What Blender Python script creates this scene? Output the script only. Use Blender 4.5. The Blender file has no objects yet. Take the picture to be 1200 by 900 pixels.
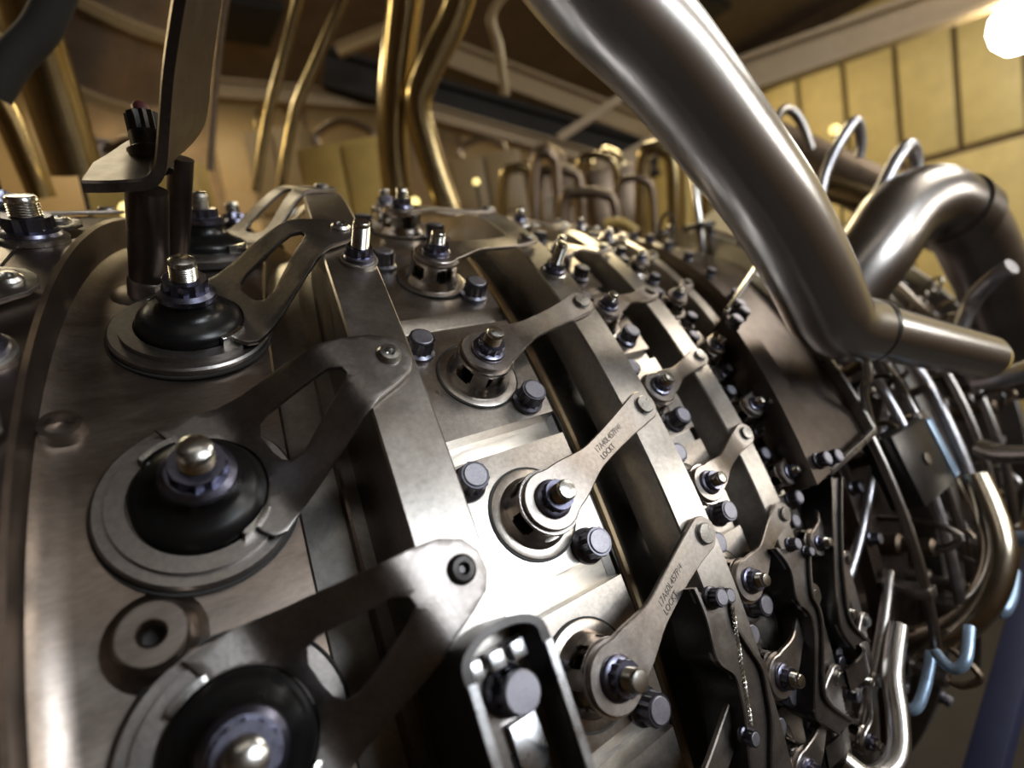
import bpy, bmesh, math, random
from mathutils import Vector, Matrix
from math import sin, cos, pi, radians as R
random.seed(7)
C = bpy.context.scene.collection
scene = bpy.context.scene

# ------------------------------------------------------------------ camera, world, lights, exposure
CAM = Vector((0.0, -1.40242, 0.74568))
RIGHT = Vector((0.80807571, -0.56703015, -0.15965728))
UP = Vector((0.19573378, 0.00282052, 0.98065301))
BACK = Vector((-0.55560951, -0.82369221, 0.11326615))
FPX = 634.0153
cam = bpy.data.cameras.new('camera')
camo = bpy.data.objects.new('camera', cam); C.objects.link(camo)
m3 = Matrix((RIGHT, UP, BACK)).transposed()
camo.matrix_world = Matrix.Translation(CAM) @ m3.to_4x4()
cam.sensor_width = 36; cam.lens = FPX / 1200 * 36
cam.clip_start = 0.01; cam.clip_end = 100
cam.dof.use_dof = True; cam.dof.focus_distance = 0.66; cam.dof.aperture_fstop = 1.7
scene.camera = camo
scene.view_settings.view_transform = 'Standard'
scene.view_settings.look = 'None'
scene.view_settings.gamma = 1
scene.view_settings.exposure = 0.0
try: scene.view_settings.use_curve_mapping = False
except Exception: pass
w = bpy.data.worlds.new('world'); scene.world = w; w.use_nodes = True
w.node_tree.nodes['Background'].inputs[0].default_value = (0.30, 0.24, 0.17, 1)
w.node_tree.nodes['Background'].inputs[1].default_value = 0.25

def area(name, loc, target, sx, sy, power, col):
    l = bpy.data.lights.new(name, 'AREA'); l.shape = 'RECTANGLE'; l.size = sx; l.size_y = sy
    l.energy = power; l.color = col
    o = bpy.data.objects.new(name, l); C.objects.link(o); o.location = loc
    o.rotation_euler = (Vector(target) - Vector(loc)).to_track_quat('-Z', 'Y').to_euler()
    return o
# daylight through the windows of the wall behind the camera
area('window_daylight', (1.75, -4.35, 2.2), (0.4, -0.9, 0.5), 1.5, 1.6, 130, (0.86, 0.93, 1.0))
area('window_daylight', (4.2, -4.35, 1.75), (0.6, -0.9, 0.5), 1.3, 1.0, 55, (1.0, 0.95, 0.86))
# ceiling fittings of the hall, plus a light added for pipe highlights
area('ceiling_or_added_light', (4.5, -2.2, 3.50), (4.5, -2.2, 0), 2.6, 1.5, 120, (1.0, 0.93, 0.82))
area('ceiling_or_added_light', (0.2, -2.7, 3.50), (0.2, -2.7, 0), 2.2, 0.35, 5, (1.0, 0.93, 0.82))
area('ceiling_or_added_light', (4.8, 2.2, 3.50), (4.8, 2.2, 0), 1.6, 0.5, 115, (1.0, 0.82, 0.48))
area('ceiling_or_added_light', (0.6, 3.6, 3.50), (0.6, 3.6, 0), 1.8, 0.5, 85, (1.0, 0.80, 0.45))
area('ceiling_or_added_light', (-2.6, 2.6, 3.50), (-2.6, 2.6, 0), 1.6, 0.5, 85, (1.0, 0.80, 0.45))

area('ceiling_or_added_light', (-0.6, 1.7, 3.50), (-0.6, 1.7, 0), 1.2, 0.3, 20, (1.0, 0.86, 0.58))  # no known fitting; added to bring out highlights on the background pipes

# ------------------------------------------------------------------ helpers: engine coordinates
ROT = R(62)
WA, WB, WC = 0.0617, 0.1572, 0.0769
def warp(x, th):
    t = max(-0.7, min(1.35, th))
    return x + (WA + WC * min(x, 1.6)) * t + WB * t * t
def E(x, th, r):
    """point on the engine: axial x, angle th round the axis, radius r"""
    return Vector((warp(x, th), r * sin(th - ROT), r * cos(th - ROT)))
def frame(x, th, r, yaw=0.0):
    n = Vector((0, sin(th - ROT), cos(th - ROT))); a = Vector((1, 0, 0)); c = n.cross(a)
    m = Matrix((a, c, n)).transposed().to_4x4()
    return Matrix.Translation(E(x, th, r)) @ m @ Matrix.Rotation(yaw, 4, 'Z')
def ray(u, v):
    return (RIGHT * ((u - 600) / FPX) + UP * ((450 - v) / FPX) - BACK).normalized()
def at(u, v, d):
    return CAM + ray(u, v) * d
def on_case(u, v, r):
    d = ray(u, v); a = d.y ** 2 + d.z ** 2; b = CAM.y * d.y + CAM.z * d.z; c = CAM.y ** 2 + CAM.z ** 2 - r * r
    t = (-b - math.sqrt(max(b * b - a * c, 0))) / a; P = CAM + d * t
    th = math.atan2(P.y, P.z) + ROT
    return (P.x - WA * th - WB * th * th) / (1 + WC * th), th

# ------------------------------------------------------------------ helpers: meshes
def finish(bm, name, mat, parent=None, mw=None, angle=38):
    bmesh.ops.remove_doubles(bm, verts=bm.verts, dist=1e-6)
    bmesh.ops.recalc_face_normals(bm, faces=bm.faces)
    me = bpy.data.meshes.new(name); bm.to_mesh(me); bm.free()
    me.materials.append(mat)
    for p in me.polygons: p.use_smooth = True
    me.set_sharp_from_angle(angle=R(angle))
    o = bpy.data.objects.new(name, me); C.objects.link(o)
    if parent: o.parent = parent
    if mw is not None: o.matrix_local = mw
    return o
def inst(src, name=None, parent=None, mw=None):
    o = src.copy(); C.objects.link(o); o.name = name or src.name.split('.')[0]
    o.parent = parent
    if mw is not None: o.matrix_local = mw
    return o
def thing(name, label, cat, mw=None, group=None):
    o = bpy.data.objects.new(name, None); C.objects.link(o); o.empty_display_size = 0.02
    if mw is not None: o.matrix_world = mw
    tag(o, label, cat, group); return o
def tag(o, label, cat, group=None):
    o['label'] = label; o['category'] = cat
    if group: o['group'] = group
    return o
def struct(o): o['kind'] = 'structure'; return o

def lathe(bm, prof, n=32, M=Matrix()):
    """prof: list of (r,z); closed by caps where r>0 at the ends"""
    rings = []
    for r, z in prof:
        if r < 1e-6: rings.append([bm.verts.new(M @ Vector((0, 0, z)))])
        else: rings.append([bm.verts.new(M @ Vector((r * cos(2 * pi * i / n), r * sin(2 * pi * i / n), z))) for i in range(n)])
    for A, B in zip(rings, rings[1:]):
        for i in range(n):
            j = (i + 1) % n
            if len(A) == 1 and len(B) == 1: continue
            if len(A) == 1: bm.faces.new((A[0], B[i], B[j]))
            elif len(B) == 1: bm.faces.new((A[i], A[j], B[0]))
            else: bm.faces.new((A[i], A[j], B[j], B[i]))
    for Rg in (rings[0], rings[-1]):
        if len(Rg) > 1 and (rings[0] is not rings[-1]):
            try: bm.faces.new(Rg)
            except ValueError: pass
def ring_lathe(bm, prof, n=40, M=Matrix()):
    """closed profile swept all round (a torus of any section)"""
    rings = [[bm.verts.new(M @ Vector((r * cos(2 * pi * i / n), r * sin(2 * pi * i / n), z))) for i in range(n)] for r, z in prof]
    for k in range(len(rings)):
        A = rings[k]; B = rings[(k + 1) % len(rings)]
        for i in range(n):
            j = (i + 1) % n; bm.faces.new((A[i], A[j], B[j], B[i]))
def box(bm, x0, x1, y0, y1, z0, z1, M=Matrix(), bev=0.0):
    vs = [bm.verts.new(M @ Vector(p)) for p in ((x0, y0, z0), (x1, y0, z0), (x1, y1, z0), (x0, y1, z0), (x0, y0, z1), (x1, y0, z1), (x1, y1, z1), (x0, y1, z1))]
    fs = [bm.faces.new([vs[i] for i in f]) for f in ((3, 2, 1, 0), (4, 5, 6, 7), (0, 1, 5, 4), (1, 2, 6, 5), (2, 3, 7, 6), (3, 0, 4, 7))]
    if bev:
        es = list({e for f in fs for e in f.edges})
        bmesh.ops.bevel(bm, geom=es, offset=bev, segments=2, affect='EDGES', profile=0.5)
def prism(bm, pts, z0, z1, M=Matrix(), bev=0.0):
    lo = [bm.verts.new(M @ Vector((x, y, z0))) for x, y in pts]; hi = [bm.verts.new(M @ Vector((x, y, z1))) for x, y in pts]
    bm.faces.new(list(reversed(lo))); top = bm.faces.new(hi); n = len(pts)
    for i in range(n):
        j = (i + 1) % n; bm.faces.new((lo[i], lo[j], hi[j], hi[i]))
    if bev: bmesh.ops.bevel(bm, geom=list(top.edges), offset=bev, segments=2, affect='EDGES', profile=0.5)
def smooth_path(pts, n=8):
    """Catmull-Rom through the points; each point a Vector or a tuple of any length"""
    P = [tuple(p) for p in pts]; out = []
    for i in range(len(P) - 1):
        p0 = P[max(i - 1, 0)]; p1 = P[i]; p2 = P[i + 1]; p3 = P[min(i + 2, len(P) - 1)]
        for k in range(n):
            t = k / n
            out.append(tuple(0.5 * ((2 * b) + (-a + c) * t + (2 * a - 5 * b + 4 * c - d) * t * t + (-a + 3 * b - 3 * c + d) * t ** 3) for a, b, c, d in zip(p0, p1, p2, p3)))
    out.append(P[-1]); return out
def tube(bm, pts, rad, n=14, caps=True):
    pts = [Vector(p) for p in pts]; N = len(pts)
    rads = rad if isinstance(rad, (list, tuple)) else [rad] * N
    t0 = (pts[1] - pts[0]).normalized(); u = t0.orthogonal().normalized(); rings = []
    for i, p in enumerate(pts):
        t = (pts[min(i + 1, N - 1)] - pts[max(i - 1, 0)]).normalized()
        u = (u - t * u.dot(t)).normalized(); v = t.cross(u)
        rings.append([bm.verts.new(p + (u * cos(2 * pi * k / n) + v * sin(2 * pi * k / n)) * rads[i]) for k in range(n)])
    for A, B in zip(rings, rings[1:]):
        for k in range(n):
            j = (k + 1) % n; bm.faces.new((A[k], A[j], B[j], B[k]))
    if caps: bm.faces.new(rings[0]); bm.faces.new(rings[-1])
def bar(bm, a, b, wd, ht, up=Vector((0, 0, 1)), bev=0.0):
    a = Vector(a); b = Vector(b); t = (b - a); L = t.length; t.normalize()
    s = t.cross(up).normalized(); q = s.cross(t)
    M = Matrix((t, s, q)).transposed().to_4x4(); M.translation = a
    box(bm, 0, L, -wd / 2, wd / 2, -ht / 2, ht / 2, M, bev)
def sweep(bm, prof, th0, th1, n, closed=True):
    """closed profile of (x, r) carried round the engine axis from th0 to th1"""
    rows = [[bm.verts.new(E(x, th0 + (th1 - th0) * i / n, r)) for x, r in prof] for i in range(n + 1)]
    k = len(prof)
    for A, B in zip(rows, rows[1:]):
        for i in range(k if closed else k - 1):
            j = (i + 1) % k; bm.faces.new((A[i], A[j], B[j], B[i]))
    if closed: bm.faces.new(rows[0]); bm.faces.new(list(reversed(rows[-1])))
def rect(x0, x1, r0, r1, b=0.003):
    return [(x0, r0), (x1, r0), (x1, r1 - b), (x1 - b, r1), (x0 + b, r1), (x0, r1 - b)]

# ------------------------------------------------------------------ materials
def metal(name, col, rough=0.35, met=1.0, bump=0.15, nscale=30, var=0.25, stain=None, stretch=(1, 1, 1), rvar=0.12):
    m = bpy.data.materials.new(name); m.use_nodes = True; nt = m.node_tree; N = nt.nodes; L = nt.links
    b = N['Principled BSDF']; b.inputs['Metallic'].default_value = met
    tc = N.new('ShaderNodeTexCoord'); mp = N.new('ShaderNodeMapping'); mp.inputs['Scale'].default_value = stretch
    L.new(tc.outputs['Object'], mp.inputs[0])
    n1 = N.new('ShaderNodeTexNoise'); n1.inputs['Scale'].default_value = nscale; n1.inputs['Detail'].default_value = 5
    L.new(mp.outputs[0], n1.inputs[0])
    n2 = N.new('ShaderNodeTexNoise'); n2.inputs['Scale'].default_value = nscale * 0.22; n2.inputs['Detail'].default_value = 4
    L.new(mp.outputs[0], n2.inputs[0])
    cr = N.new('ShaderNodeValToRGB'); c0 = stain or tuple(c * (1 - var) for c in col)
    cr.color_ramp.elements[0].position = 0.32; cr.color_ramp.elements[0].color = (*c0, 1)
    cr.color_ramp.elements[1].position = 0.62; cr.color_ramp.elements[1].color = (*col, 1)
    L.new(n2.outputs[0], cr.inputs[0])
    n4 = N.new('ShaderNodeTexNoise'); n4.inputs['Scale'].default_value = nscale * 5; n4.inputs['Detail'].default_value = 6; n4.inputs['Roughness'].default_value = 0.7
    L.new(mp.outputs[0], n4.inputs[0])
    m4 = N.new('ShaderNodeMapRange'); m4.inputs[1].default_value = 0.35; m4.inputs[2].default_value = 0.65; m4.inputs[3].default_value = 1 - var * .6; m4.inputs[4].default_value = 1 + var * .5
    L.new(n4.outputs[0], m4.inputs[0])
    mx = N.new('ShaderNodeVectorMath'); mx.operation = 'SCALE'; L.new(cr.outputs[0], mx.inputs[0]); L.new(m4.outputs[0], mx.inputs['Scale'])
    L.new(mx.outputs[0], b.inputs['Base Color'])
    mr = N.new('ShaderNodeMapRange'); mr.inputs[3].default_value = max(0.04, rough - rvar); mr.inputs[4].default_value = rough + rvar
    L.new(n1.outputs[0], mr.inputs[0]); L.new(mr.outputs[0], b.inputs['Roughness'])
    if bump:
        n3 = N.new('ShaderNodeTexNoise'); n3.inputs['Scale'].default_value = nscale * 9; n3.inputs['Detail'].default_value = 3
        L.new(mp.outputs[0], n3.inputs[0])
        bp = N.new('ShaderNodeBump'); bp.inputs['Strength'].default_value = bump; bp.inputs['Distance'].default_value = 0.0008
        L.new(n3.outputs[0], bp.inputs['Height']); L.new(bp.outputs[0], b.inputs['Normal'])
    return m
def paint(name, col, rough=0.5, var=0.15, nscale=3):
    return metal(name, col, rough, 0.0, 0.1, nscale, var)
def glow(name, col, s):
    m = bpy.data.materials.new(name); m.use_nodes = True; b = m.node_tree.nodes['Principled BSDF']
    b.inputs['Base Color'].default_value = (*col, 1); b.inputs['Emission Color'].default_value = (*col, 1); b.inputs['Emission Strength'].default_value = s
    return m
M_case = metal('casing_steel', (0.29, 0.25, 0.22), 0.36, stain=(0.20, 0.155, 0.125), nscale=14, stretch=(1, 3, 3), bump=0.12)
M_low = metal('casing_recess_steel', (0.30, 0.29, 0.28), 0.42, stain=(0.20, 0.185, 0.17), nscale=16)
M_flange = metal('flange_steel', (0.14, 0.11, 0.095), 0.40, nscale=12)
M_pad = metal('pad_steel', (0.52, 0.475, 0.43), 0.33, stain=(0.38, 0.325, 0.275), nscale=34, bump=0.12)
M_strip = metal('joint_strip_steel', (0.92, 0.90, 0.86), 0.34, nscale=20, var=.12, stretch=(1, 6, 6), bump=.08)
M_ring = metal('ring_steel', (0.46, 0.43, 0.40), 0.36, stain=(0.36, 0.325, 0.29), nscale=22, bump=0.14)
M_lever = metal('lever_steel', (0.44, 0.40, 0.37), 0.36, stain=(0.36, 0.31, 0.275), nscale=40, bump=0.15)
M_arm = metal('arm_steel', (0.27, 0.25, 0.235), 0.38, stain=(0.22, 0.195, 0.18), nscale=30, bump=0.18)
M_bush = metal('bushing_steel', (0.50, 0.46, 0.43), 0.22, nscale=20, bump=0.05)
M_bolt = metal('bolt_steel', (0.15, 0.15, 0.18), 0.34, nscale=60, bump=0.1)
M_bolthead = metal('bolt_face_steel', (0.33, 0.32, 0.36), 0.5, nscale=90, bump=0.2)
M_nut = metal('blued_nut_steel', (0.20, 0.20, 0.27), 0.30, nscale=50, bump=0.08)
M_stud = metal('stud_steel', (0.68, 0.66, 0.62), 0.25, nscale=50, bump=0.05)
M_pin = metal('pin_steel', (0.50, 0.49, 0.47), 0.30, nscale=50)
M_black = metal('black_rubber', (0.007, 0.0065, 0.0065), 0.30, 0.0, 0.05, 30)
M_black.node_tree.nodes['Principled BSDF'].inputs['Specular IOR Level'].default_value = 0.3
M_groove = metal('dark_groove', (0.02, 0.018, 0.016), 0.6, 0.0, 0, 30)
M_ink = metal('engraving_dark', (0.10, 0.09, 0.085), 0.6, 0.4, 0, 30)
M_brk = metal('bracket_black', (0.055, 0.05, 0.048), 0.34, 0.7, 0.1, 30)
M_brkedge = metal('bracket_bare_edge', (0.78, 0.78, 0.80), 0.30, nscale=40)
M_brkmid = metal('bracket_steel', (0.36, 0.33, 0.31), 0.34, nscale=30)
M_pipe = metal('pipe_steel', (0.58, 0.56, 0.54), 0.27, nscale=60, bump=0.0, var=0.02, rvar=0.004)
M_pipe2 = metal('pipe_dull_steel', (0.36, 0.33, 0.31), 0.30, nscale=40, bump=0.0, rvar=.006)
M_brass = metal('gold_toned_pipe', (0.46, 0.36, 0.19), 0.22, nscale=6, bump=0.0, rvar=0.05)
M_tan = metal('tan_steel', (0.50, 0.43, 0.33), 0.25, nscale=8, bump=0.0, rvar=.01)
M_rod = metal('trough_rod_steel', (0.34, 0.25, 0.15), 0.42, nscale=12)
M_boxb = metal('box_bracket_steel', (0.12, 0.098, 0.086), 0.30, 0.95, nscale=8, bump=0.0, rvar=.02)
M_dull = metal('brown_steel', (0.24, 0.18, 0.13), 0.45, nscale=6)
M_duct = metal('duct_metal', (0.30, 0.23, 0.17), 0.4, 0.8, nscale=3)
M_hose = metal('braided_hose', (0.50, 0.49, 0.52), 0.35, nscale=80, bump=0.3)
M_blue = metal('blue_coated_tube', (0.40, 0.55, 0.75), 0.35, 0.6, nscale=40)
M_navy = paint('navy_painted_steel', (0.018, 0.02, 0.055), 0.6)
M_yel = paint('yellow_painted_steel', (0.50, 0.34, 0.10), 0.45)
M_beam = paint('tan_painted_steel', (0.25, 0.17, 0.08), 0.5)
M_darkbeam = paint('dark_painted_steel', (0.012, 0.009, 0.007), 0.85)
M_wally = paint('yellow_wall_paint', (0.46, 0.36, 0.15), 0.6, 0.16, 1.0)
M_wallb = paint('brown_wall_paint', (0.17, 0.11, 0.06), 0.6, 0.45, 1.2)
M_ceil = paint('brown_ceiling_paint', (0.13, 0.092, 0.06), 0.7, 0.4, 0.8)
M_floor = paint('dark_floor', (0.022, 0.017, 0.014), 0.8, 0.3, 2)
M_red = paint('red_cap_plastic', (0.16, 0.035, 0.04), 0.5)
M_glowy = glow('warm_highlight_glow', (1.0, 0.80, 0.30), 1.6)  # emissive stand-in for reflection highlights, no lamp behind it
M_wire = metal('lock_wire', (0.7, 0.68, 0.62), 0.3, nscale=90)
M_lamp = glow('lamp_glow', (1.0, 0.97, 0.86), 25)
M_win = glow('window_daylight_glass', (0.88, 0.94, 1.0), 1.5)

# ------------------------------------------------------------------ hall
def wall(name, bmf, mat):
    bm = bmesh.new(); bmf(bm); return struct(finish(bm, name, mat))
wall('floor', lambda b: box(b, -5, 7.2, -4.6, 5.2, -2.3, -2.2), M_floor)
wall('ceiling', lambda b: box(b, -5, 7.2, -4.6, 5.2, 3.6, 3.7), M_ceil)
wall('wall_back', lambda b: box(b, -5, 7.2, 5.0, 5.2, -2.2, 3.6), M_wallb)
wall('wall_left', lambda b: box(b, -5.2, -5, -4.6, 5.2, -2.2, 3.6), M_wallb)
wf = wall('wall_front', lambda b: (box(b, -5, 0.9, -4.6, -4.45, -2.2, 3.6), box(b, 2.6, 3.5, -4.6, -4.45, -2.2, 3.6), box(b, 4.9, 7.2, -4.6, -4.45, -2.2, 3.6),
     box(b, 0.9, 2.6, -4.6, -4.45, -2.2, 1.35), box(b, 0.9, 2.6, -4.6, -4.45, 3.05, 3.6), box(b, 3.5, 4.9, -4.6, -4.45, -2.2, 1.2), box(b, 3.5, 4.9, -4.6, -4.45, 2.3, 3.6)), M_wallb)
for i, (x0, x1, z0, z1) in enumerate(((0.9, 2.6, 1.35, 3.05), (3.5, 4.9, 1.2, 2.3))):
    bm = bmesh.new()
    for a, b_, c, d in ((x0, x1, z0, z0 + .05), (x0, x1, z1 - .05, z1), (x0, x0 + .05, z0, z1), (x1 - .05, x1, z0, z1), ((x0 + x1) / 2 - .02, (x0 + x1) / 2 + .02, z0, z1)):
        box(bm, a, b_, -4.52, -4.46, c, d)
    wn = struct(finish(bm, 'window_%d' % (i + 1), M_darkbeam))
    bm = bmesh.new(); box(bm, x0, x1, -4.56, -4.55, z0, z1); finish(bm, 'pane', M_win, wn)
wr = wall('wall_right', lambda b: box(b, 7.0, 7.2, -4.6, 5.2, -2.2, 3.6), M_wallb)
for i in range(19):                                             # tall panels of the end wall
    y0 = -4.4 + i * 0.49
    bm = bmesh.new(); box(bm, 6.93, 7.0, y0, y0 + 0.44, 1.72, 3.02, bev=0.012); finish(bm, 'wall_panel', M_wally, wr)
for i in range(7):
    y0 = -4.3 + i * 1.32
    bm = bmesh.new(); box(bm, 6.95, 7.0, y0, y0 + 1.26, -2.0, 1.66, bev=0.012); finish(bm, 'wall_panel', M_wally, wr)
bm = bmesh.new(); box(bm, 6.75, 7.0, -4.4, 5.0, 3.06, 3.34, bev=0.01); struct(finish(bm, 'trim_1', M_wally))
bb = bpy.data.objects['wall_back']
for i in range(12):                                             # sheets of the back wall
    x0 = -4.9 + i * 1.0
    for z0, z1 in ((-2.0, 0.8), (0.85, 2.25), (2.3, 3.5)):
        bm = bmesh.new(); box(bm, x0, x0 + 0.95, 4.95, 5.0, z0, z1, bev=0.01)
        finish(bm, 'wall_panel', M_wally if (i < 4 and z0 > 0 and i % 2 == 0) else M_beam if (i + int(z0 * 2)) % 3 else M_wallb, bb)
# ceiling lamps' housings; the last belongs to the added highlight light
for i, (x, y, sx, sy) in enumerate(((4.5, -2.2, 2.6, 1.5), (0.2, -2.7, 2.2, .35), (4.8, 2.2, 1.6, .5), (0.6, 3.6, 1.8, .5), (-2.6, 2.6, 1.6, .5), (-0.6, 1.7, 1.2, .3))):
    bm = bmesh.new(); box(bm, x - sx / 2 - .05, x + sx / 2 + .05, y - sy / 2 - .05, y + sy / 2 + .05, 3.53, 3.6, bev=.01)
    struct(finish(bm, 'trim_%d' % (i + 2), M_darkbeam))  # the last one is added along with the highlight light
# round wall lamp glowing at the top right
lp = at(1197, 28, 6.0)
t = thing('wall_lamp', 'round white glowing lamp at the top right before the yellow wall', 'lamp', Matrix.Translation(lp))
bm = bmesh.new(); lathe(bm, [(0.0, -.19), (.1, -.17), (.17, -.09), (.19, 0), (.17, .09), (.1, .17), (0.0, .19)], 24); finish(bm, 'globe', M_lamp, t)
bm = bmesh.new(); lathe(bm, [(.06, .17), (.08, .2), (.03, .25), (.02, 3.6 - lp.z)], 16); finish(bm, 'stem', M_darkbeam, t)

# ------------------------------------------------------------------ compressor casing
TH0, TH1, NS = -1.05, 2.3, 110
case = thing('compressor_casing', 'round brown-grey steel compressor casing with stepped bands, pads and bolts filling the frame', 'engine casing')
def shell(name, prof, mat):
    bm = bmesh.new(); sweep(bm, prof, TH0, TH1, NS); return finish(bm, name, mat, case)
shell('shell_section', [(-.12, .9), (.098, .9), (.098, .997), (.095, 1.0), (-.02, 1.0), (-.09, 1.0), (-.108, 1.002), (-.119, 1.010)], M_case)
shell('shell_section', [(.098, .88), (.24, .88), (.24, .968), (.14, .968), (.098, .962)], M_low)
shell('shell_section', [(.24, .88), (.432, .88), (.432, 1.003), (.428, 1.006), (.24, 1.006)], M_strip)
shell('shell_section', [(.432, .86), (.60, .86), (.60, .955), (.475, .955), (.472, .968), (.455, .968), (.452, .955), (.432, .955)], M_low)
shell('shell_section', [(.60, .86), (.708, .86), (.708, .985), (.60, .985)], M_ring)
shell('shell_section', [(.708, .86), (.825, .86), (.825, .935), (.72, .935), (.708, .93)], M_low)
shell('shell_section', [(.825, .86), (.885, .86), (.885, .968), (.825, .968)], M_ring)
shell('shell_section', [(.885, .86), (1.08, .86), (1.08, .94), (1.06, .92), (.885, .92)], M_flange)
# front flange with its own ring face
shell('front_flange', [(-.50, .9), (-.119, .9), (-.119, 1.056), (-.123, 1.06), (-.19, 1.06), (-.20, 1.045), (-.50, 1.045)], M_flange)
shell('flange_rib', [(-.19, 1.058), (-.172, 1.058), (-.172, 1.0625), (-.19, 1.0625)], M_case)
# rear flange, bolted
shell('rear_flange', [(1.08, .86), (1.12, .86), (1.12, .965), (1.08, .965)], M_flange)
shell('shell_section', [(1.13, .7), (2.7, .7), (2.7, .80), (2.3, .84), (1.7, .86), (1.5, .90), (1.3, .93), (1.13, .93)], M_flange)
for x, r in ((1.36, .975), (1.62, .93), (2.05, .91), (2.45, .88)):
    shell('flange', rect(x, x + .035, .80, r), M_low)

# threaded boss with a bore, lower left
bm = bmesh.new(); ring_lathe(bm, [(.0088, -.01), (.0092, .036), (.0115, .039), (.0245, .039), (.0275, .034), (.0285, .014), (.034, .004), (.046, -.004)], 40)
finish(bm, 'threaded_boss', M_case, case, frame(-.036, .066, 1.0))
bm = bmesh.new(); lathe(bm, [(.0095, 0), (.0095, .003), (0, .003)], 24); finish(bm, 'bore', M_groove, case, frame(-.036, .066, 1.006))
bm = bmesh.new(); ring_lathe(bm, [(.012, -.01), (.0125, .005), (.018, .005), (.022, -.01)], 30)
finish(bm, 'threaded_boss', M_case, case, frame(-.102, .30, 1.008))

shell('recess_rib', [(.146, .96), (.1495, .96), (.1495, .986), (.146, .986)], M_case)
# bolts: twelve-point heads with flange
def star(n, r0, r1):
    return [((r0 if i % 2 else r1) * cos(pi * i / n), (r0 if i % 2 else r1) * sin(pi * i / n)) for i in range(2 * n)]
def bolt_proto(s=1.0):
    bm = bmesh.new(); lathe(bm, [(.0225 * s, -.002), (.0235 * s, .003 * s), (.0225 * s, .007 * s), (.018 * s, .010 * s)], 28)
    prism(bm, star(12, .0165 * s, .0192 * s), .008 * s, .031 * s, bev=.0012 * s)
    o = finish(bm, 'bolt', M_bolt, angle=30)
    bm = bmesh.new(); lathe(bm, [(.0152 * s, .030 * s), (.0150 * s, .0322 * s), (.0140 * s, .0330 * s), (0, .0330 * s)], 24)
    f = finish(bm, 'bolt_face', M_bolthead, o, angle=12)
    return o, f
B1, B1f = bolt_proto(.93); B2, B2f = bolt_proto(.82); B3, B3f = bolt_proto(.62)
def bolt(p, pf, parent, mw):
    o = inst(p, 'bolt', parent, mw); inst(pf, 'bolt_face', o, Matrix()); return o
def delete(*os):
    for o in os: bpy.data.objects.remove(o)

# ------------------------------------------------------------------ stages of vane levers
def thk(t0, p, c, k): return t0 + p * k + (c * k * k if k > 0 else 0)
S2 = lambda k: thk(-.134, .1637, .0099, k)
S3 = lambda k: thk(-.1459, .1215, .0099, k)
S1 = lambda k: thk(-.04, .2022, .0163, k)
S4 = lambda k: -.28 + .105 * k + .0035 * k * k * (k > 0)

# pads between ring 1 and ring 2, one under each lever, with a bright joint between them
def pads(th, ks, x0, x1, r0, r1, gap, mat):
    for k in ks:
        a = (th(k - 1) + th(k)) / 2 + gap / 2; b = (th(k) + th(k + 1)) / 2 - gap / 2
        bm = bmesh.new(); sweep(bm, rect(x0, x1, r0, r1, .002), a, b, 8); finish(bm, 'mounting_pad', mat, case)
pads(S2, range(-3, 8), .235, .431, .99, 1.032, .032, M_pad)
pads(S3, range(-3, 9), .604, .7065, .975, 1.0, .022, M_pad)
pads(S4, range(-2, 11), .83, .883, .96, .982, .014, M_pad)
for k in range(-2, 7):
    bolt(B1, B1f, case, frame(.272, S2(k) + .056, 1.032, random.random()))
    bolt(B1, B1f, case, frame(.395, S2(k) - .058, 1.032, random.random()))
for k in range(-2, 8):
    bolt(B2, B2f, case, frame(.665, S3(k) - .047, 1.0, random.random()))
    bolt(B2, B2f, case, frame(.618, S3(k) + .055, 1.0, random.random()))
for k in range(-1, 10):
    bolt(B3, B3f, case, frame(.872, S4(k) - .045, .982, random.random()))
    bolt(B3, B3f, case, frame(.838, S4(k) + .042, .982, random.random()))
for k in range(22):
    bolt(B3, B3f, case, frame(1.10, -.75 + k * .1, .965, random.random()))
for k in range(14):
    bolt(B3, B3f, case, frame(1.378, -.75 + k * .15, .975, random.random()))
    bolt(B3, B3f, case, frame(2.066, -.75 + k * .15, .91, random.random()))

# synchronising rings
def sync_ring(x0, x1, r0, r1, label, mat=M_ring, th0=TH0, th1=TH1):
    bm = bmesh.new(); sweep(bm, rect(x0, x1, r0, r1, .0022), th0, th1, NS)
    o = finish(bm, 'synchronising_ring', mat); tag(o, label, 'ring', 'steel rings linking the lever rows'); return o
ring1 = sync_ring(.168, .234, .968, 1.10, 'wide flat steel ring between the large plate arms and the first row of small levers')
ring2 = sync_ring(.526, .586, .985, 1.055, 'flat steel ring at the pins of the middle row of numbered levers')
ring3 = sync_ring(.757, .803, .955, 1.013, 'narrow steel ring at the pins of the third row of small levers')
ring4 = sync_ring(.925, .955, .94, .992, 'thinnest dark steel ring beside the black channel bracket')
# thin gold-toned rod lying in the trough under ring 2
bm = bmesh.new(); tube(bm, [E(.487, TH0 + i * .05, .972) for i in range(66)], .007, 8)
tag(finish(bm, 'trough_rod', M_rod), 'thin gold-toned rod running in the dark trough beside the middle ring', 'rod')

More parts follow.
